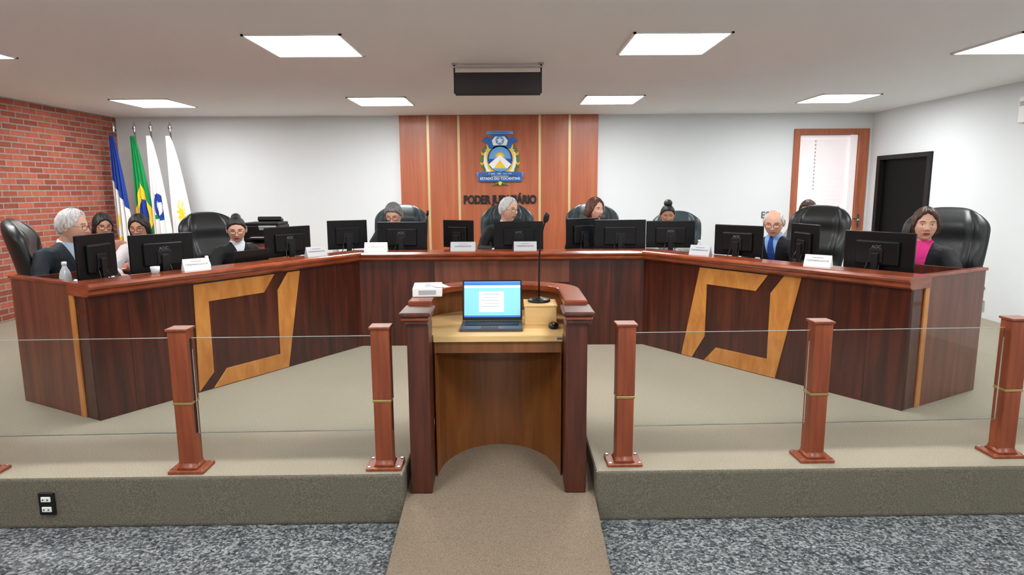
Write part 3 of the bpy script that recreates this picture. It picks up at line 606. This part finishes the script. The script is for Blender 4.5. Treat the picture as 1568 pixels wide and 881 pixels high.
def person(name,x,y,zh,psi,hpsi,pitch,skin,hair,style,cloth,lips=None,glasses=False,lid=.2,bun=None,lean=.05,hs=1.08,female=False,collar=None,armin=1.0,tilt=0,handz=.0,elbow=0):
    HZ=1.225
    e=empty(name,(x,y,zh-HZ),math.radians(psi))
    V,F=[],[]
    def add(vf): V.extend(vf[0]); F.extend(vf[1])
    sw=.93 if female else 1.0
    T=[(.46,.17,.13,0),(.52,.185,.145,0),(.62,.168,.13,0),(.72,.160*sw,.118,.15),(.82,.168*sw,.122,.35),(.92,.182*sw,.13,.6),(.99,.192*sw,.12,.8),(1.035,.175*sw,.10,.92),(1.065,.125*sw,.08,1.0),(1.09,.078,.066,1.05),(1.11,.062,.058,1.1)]
    n=28; rings=[]
    for z,a,b,l in T:
        rings.append([(a*math.copysign(abs(math.cos(q))**.85,math.cos(q)),.05-lean*l*1.6+b*math.copysign(abs(math.sin(q))**.9,math.sin(q)),z) for q in [2*math.pi*i/n for i in range(n)]])
    add(ringmesh(rings,True,0))
    yl=.05-lean*1.4
    wr=[]
    for s in (-1,1):
        sh=Vector((s*.178*sw,yl,1.0)); el=Vector((s*(.265+elbow),yl-.12,.80)); ww=Vector((s*.13*armin,-.37,.805+handz))
        add(tubev([sh+Vector((-s*.05,0,.02)),sh,sh.lerp(el,.5)+Vector((s*.012,0,0)),el,el+Vector((0,-.02,-.01)),el.lerp(ww,.5),ww],[.058,.066,.062,.056,.055,.052,.043],14,off=len(V)))
        add(ellv(tuple(el),(.056,.056,.056),12,8,len(V)))
        wr.append((s,ww,(ww-el).normalized()))
        hp=Vector((s*.09,0,.55)); kn=Vector((s*.12,-.43,.56)); an=Vector((s*.12,-.46,.13))
        add(tubev([hp,hp.lerp(kn,.5),kn],[.09,.082,.066],14,off=len(V))); add(ellv(tuple(kn),(.068,.068,.068),12,8,len(V))); add(tubev([kn,kn.lerp(an,.4),an],[.064,.058,.045],14,off=len(V)))
    o=mesh('clothed_body',V,F,cloth,e,smooth=True)
    r=o.modifiers.new('r','REMESH'); r.mode='VOXEL'; r.voxel_size=.011; r.use_smooth_shade=True
    sm=o.modifiers.new('s','SMOOTH'); sm.factor=.6; sm.iterations=7
    for s in (-1,1):
        v2,f2=ellv((s*.12,-.51,.07),(.045,.12,.04)); mesh('shoe',v2,f2,M_black,e,smooth=True)
    for s,ww,d in wr:
        ho=D.objects.new('hand',handmesh(skin,-s)); link(ho,e)
        for p_ in ho.data.polygons: p_.use_smooth=True
        ang=math.atan2(d.x,-d.y); ho.location=ww+d*.045+Vector((0,0,-.008)); ho.rotation_euler=(.0,0,ang)
        r=ho.modifiers.new('r','REMESH'); r.mode='VOXEL'; r.voxel_size=.0035; r.use_smooth_shade=True; sm=ho.modifiers.new('s','SMOOTH'); sm.iterations=2
        tube('cuff',[ww-d*.01,ww+d*.012],[.034,.032],M_paper if not female else cloth,e,14)
    ny=.05-lean*1.6; hy=ny-.03-lean*.4
    nt=Vector((0,hy+.022,HZ-.075))
    tube('neck',[(0,ny+.01,1.06),(0,ny,1.10),nt,nt+Vector((0,.0,.05))],[.066,.056,.052,.05],skin,e,20)
    if collar:
        v=[];f=[]
        for s in (-1,1):
            q=[(0,-.068,1.07),(s*.05,-.05,1.105),(s*.062,.0,1.125),(s*.05,.045,1.13),(0,.06,1.13),(0,.068,1.095),(s*.06,.05,1.09),(s*.075,.0,1.08),(s*.055,-.065,1.05),(s*.02,-.08,1.04)]
            b0=len(v); v+=[(a,b_+ny,c) for a,b_,c in q]; f+=[(b0,b0+9,b0+8,b0+1),(b0+1,b0+8,b0+7,b0+2),(b0+2,b0+7,b0+6,b0+3),(b0+3,b0+6,b0+5,b0+4)]
        oo=mesh('collar',v,f,collar,e,smooth=True); so=oo.modifiers.new('so','SOLIDIFY'); so.thickness=.004; ss=oo.modifiers.new('ss','SUBSURF'); ss.levels=1; ss.render_levels=1
    hd=D.objects.new('head_pivot',None); link(hd,e)
    hs_=hs*(.95 if female else 1)
    R=Matrix.Rotation(math.radians(hpsi-psi),4,'Z')@Matrix.Rotation(math.radians(tilt),4,'Y')@Matrix.Rotation(math.radians(pitch),4,'X')
    piv=Vector((0,hy+.03,HZ-.07)); hd.matrix_local=Matrix.Translation(piv)@R@Matrix.Translation(Vector((0,-.03,.07)))@Matrix.Scale(hs_,4)
    mesh('head',HV,HF,None,hd,smooth=True,mats=[skin,lips or (L_red if female else L_nat)],fm=LIPF)
    tab=LINES[style]; th=THK[style]; hv=[]
    ph=random.random()*6
    for p,d in zip(HV,dirs):
        a=abs(d[3]); m_=sstep((d[2]-interp(tab,a))/.10+.2)
        if style=='bald': m_*=1-sstep((d[2]-.62)/.12)
        strand=1+.12*math.sin(d[3]*34+d[2]*5+ph)+.10*math.sin(d[3]*13+d[2]*17+ph)
        vol=th*strand*(1+ (.5*max(0,d[2]) if style!='bald' else 0))
        if style in('bob','long'): vol*=1+.4*max(0,-d[2])*(a>1)
        nrm=Vector((d[0],d[1],d[2]*.9)).normalized()
        hv.append(p+nrm*(-.006+m_*(vol+.006)))
    mesh('hair',hv,HF,hair,hd,smooth=True)
    if style in('bob','long'):
        Ln=.065 if style=='bob' else .22; nr=18; na=36; v=[];f=[]
        for j in range(nr+1):
            t=j/nr; z=.03-t*(Ln+.03); fl=1+ (.10*math.sin(t*2.6) if style=='bob' else .06*t)
            for side in (0,1):
                for i in range(na+1):
                    q=1.4+ (2*math.pi-2.8)*i/na
                    rr=(1 if side==0 else .80)*fl*(1+.03*math.sin(i*2.2+t*3))
                    if j==nr: rr=.9*fl
                    v.append((.090*rr*math.sin(q),-.112*rr*math.cos(q)+ (.015*t),z))
        st=2*(na+1)
        for j in range(nr):
            for i in range(na):
                a=j*st+i; f.append((a,a+st,a+st+1,a+1)); b=a+na+1; f.append((b,b+1,b+st+1,b+st))
            for i in (0,na):
                a=j*st+i; b=a+na+1; f.append((a,b,b+st,a+st))
        for i in range(na): f.append((i,i+1,i+na+2,i+na+1))
        mesh('hair_length',v,f,hair,hd,smooth=True)
    if bun:
        ell('hair_bun',bun[0],(bun[1],bun[1],bun[1]*.9),hair,hd)
    for s in (-1,1):
        ec=(s*.031,-.0635,.014); ell('eyeball',ec,(.0125,)*3,M_eyew,hd,16,12)
        ell('iris',(s*.031,-.0745,.013-.002*(pitch>10)),(.0062,.0026,.0064),M_iris,hd,12,8)
        v=[];f=[];n1,n2=8,14
        for i in range(n1+1):
            elv=(.55-lid*1.5)+ (math.pi/2-(.55-lid*1.5))*i/n1
            for k in range(n2+1):
                az=math.pi*k/n2; v.append((ec[0]+.0138*math.cos(elv)*math.cos(az),ec[1]-.0138*math.cos(elv)*math.sin(az),ec[2]+.0138*math.sin(elv)))
        for i in range(n1):
            for k in range(n2): a=i*(n2+1)+k; f.append((a,a+1,a+n2+2,a+n2+1))
        mesh('eyelid',v,f,skin,hd,smooth=True)
        tube('eyebrow',[(s*.013,-.0885,.036),(s*.028,-.088,.0405),(s*.042,-.079,.039),(s*.05,-.070,.034)],[.0025,.0034,.003,.0015],hair if hair not in (H_white,) else H_gray,hd,8)
        V2,F2=ellv((s*.0775,.008,.0),(.008,.017,.031),12,10)
        V3=[]
        for k in range(20):
            a=2*math.pi*k/20
            for q in range(8):
                b_=2*math.pi*q/8; rr=1+.16*math.cos(b_)
                V3.append((s*.084+s*.004*math.sin(b_)+s*.006*(math.cos(a)>0)*math.cos(a),.010+.017*rr*math.cos(a),.002+.030*rr*math.sin(a)))
        o0=len(V2); F3=[(o0+k*8+q,o0+((k+1)%20)*8+q,o0+((k+1)%20)*8+(q+1)%8,o0+k*8+(q+1)%8) for k in range(20) for q in range(8)]
        mesh('ear',V2+V3,F2+F3,skin,hd,smooth=True)
    if glasses:
        for s in (-1,1):
            pts=[(s*.034+.025*math.copysign(abs(math.cos(q))**.6,math.cos(q)),-.099+.012*abs(math.cos(q))*(1 if s*math.cos(q)>0 else 0),.009+.0155*math.copysign(abs(math.sin(q))**.6,math.sin(q))) for q in [2*math.pi*k/24+.001 for k in range(25)]]
            tube('lens_rim',pts,.0016,M_black,hd,6); tube('temple_arm',[(s*.058,-.088,.014),(s*.078,-.04,.014),(s*.083,.005,.012)],.0014,M_black,hd,6)
        tube('bridge',[(-.011,-.099,.014),(0,-.101,.017),(.011,-.099,.014)],.0015,M_black,hd,6)
    return e
K_robe=clothmat('robe_black',(17,18,20)); K_robe_sh=clothmat('robe_shirt',(17,18,20),(205,212,220),None,.93,.40); K_robe_bt=clothmat('robe_blue_tie',(18,20,24),(120,160,205),(28,60,130),.72,.20)
K_suit=clothmat('suit_dark',(30,34,42),(215,220,225),(60,30,36),.80,.32); K_pink=clothmat('jacket_pink',(24,24,27),(216,52,130),None,.72,.20)
K_navy=clothmat('robe_slate',(28,36,43),(150,166,180),None,.95,.4); K_peach=clothmat('blouse_peach',(196,140,116)); K_mauve=clothmat('cardigan',(206,200,204),(60,52,70),None,.70,.25); K_gray=clothmat('top_gray',(150,158,160))
person('seated_judge',-3.56,5.10,1.235,60,102,10,S_light,H_white,'receding',K_navy,glasses=True,collar=M_paper)
person('seated_clerk',-4.24,6.62,1.165,40,48,14,S_med,H_black,'long',K_peach,glasses=True,female=True,lean=.06)
person('seated_clerk',-3.62,6.32,1.165,12,10,14,S_med,H_black,'long',K_mauve,glasses=True,female=True,lean=.06)
person('seated_judge',-2.77,6.36,1.14,45,22,18,S_light,H_black,'pulled',K_robe_sh,glasses=True,female=True,bun=((0,.07,.10),.045),lean=.08,lid=.5)
person('seated_judge',-1.29,7.25,1.25,0,-4,26,S_light,H_gray,'short',K_suit,lean=.09,lid=.8,collar=M_paper,glasses=True)
person('seated_judge',-.06,7.1,1.28,0,50,6,S_light,H_white,'receding',K_robe_sh,glasses=True,collar=M_paper)
person('seated_judge',.90,7.2,1.27,0,38,4,S_light,H_brown,'bob',K_robe,female=True)
person('seated_clerk',1.93,8.0,1.19,-10,-8,18,S_tan,H_black,'pulled',K_gray,female=True,bun=((0,.02,.145),.05),lean=.06,lid=.6)
person('seated_judge',2.61,6.22,1.18,-50,-28,18,S_light,H_white,'bald',K_robe_bt,glasses=True,collar=mat('collar_blue',(150,180,215),.7),lean=.09,lid=.6)
person('seated_judge',3.33,5.16,1.20,-45,-22,3,S_light,H_dkbr,'bob',K_pink,female=True,hs=1.1,lid=.12)
person('seated_clerk',3.50,7.55,1.22,-40,-40,5,S_tan,H_dkbr,'short',K_gray)
chair(-3.62,5.24,118,-.03); chair(-4.30,6.72,38,-.03,None,.45); chair(-3.62,6.42,10,-.03,None,.45)
chair(-2.92,6.50,52,-.04); chair(-1.33,7.48,0,0,M_leather_t); chair(-.05,7.38,0,0,M_leather_t); chair(.97,7.46,0,0,M_leather_t); chair(2.14,8.22,-8,-.06,M_leather_t,.8)
chair(2.97,6.47,-50); chair(3.48,5.27,-48,0); chair(3.6,7.8,-40,0,None,.5)
# ---------------------------------------------------------------- camera, world
cam=D.cameras.new('camera'); co=link(D.objects.new('camera',cam)); cam.sensor_width=36; cam.lens=980/1568*36; cam.clip_start=.05
co.matrix_world=Matrix.Translation((0,0,1.5))@Matrix.Rotation(math.radians(90-8.70),4,'X')@Matrix.Rotation(-.006,4,'Z')
C.scene.camera=co
w=D.worlds.new('world'); C.scene.world=w; w.use_nodes=True; w.node_tree.nodes['Background'].inputs[0].default_value=(.8,.9,1,1); w.node_tree.nodes['Background'].inputs[1].default_value=.2
C.scene.view_settings.view_transform='Standard'
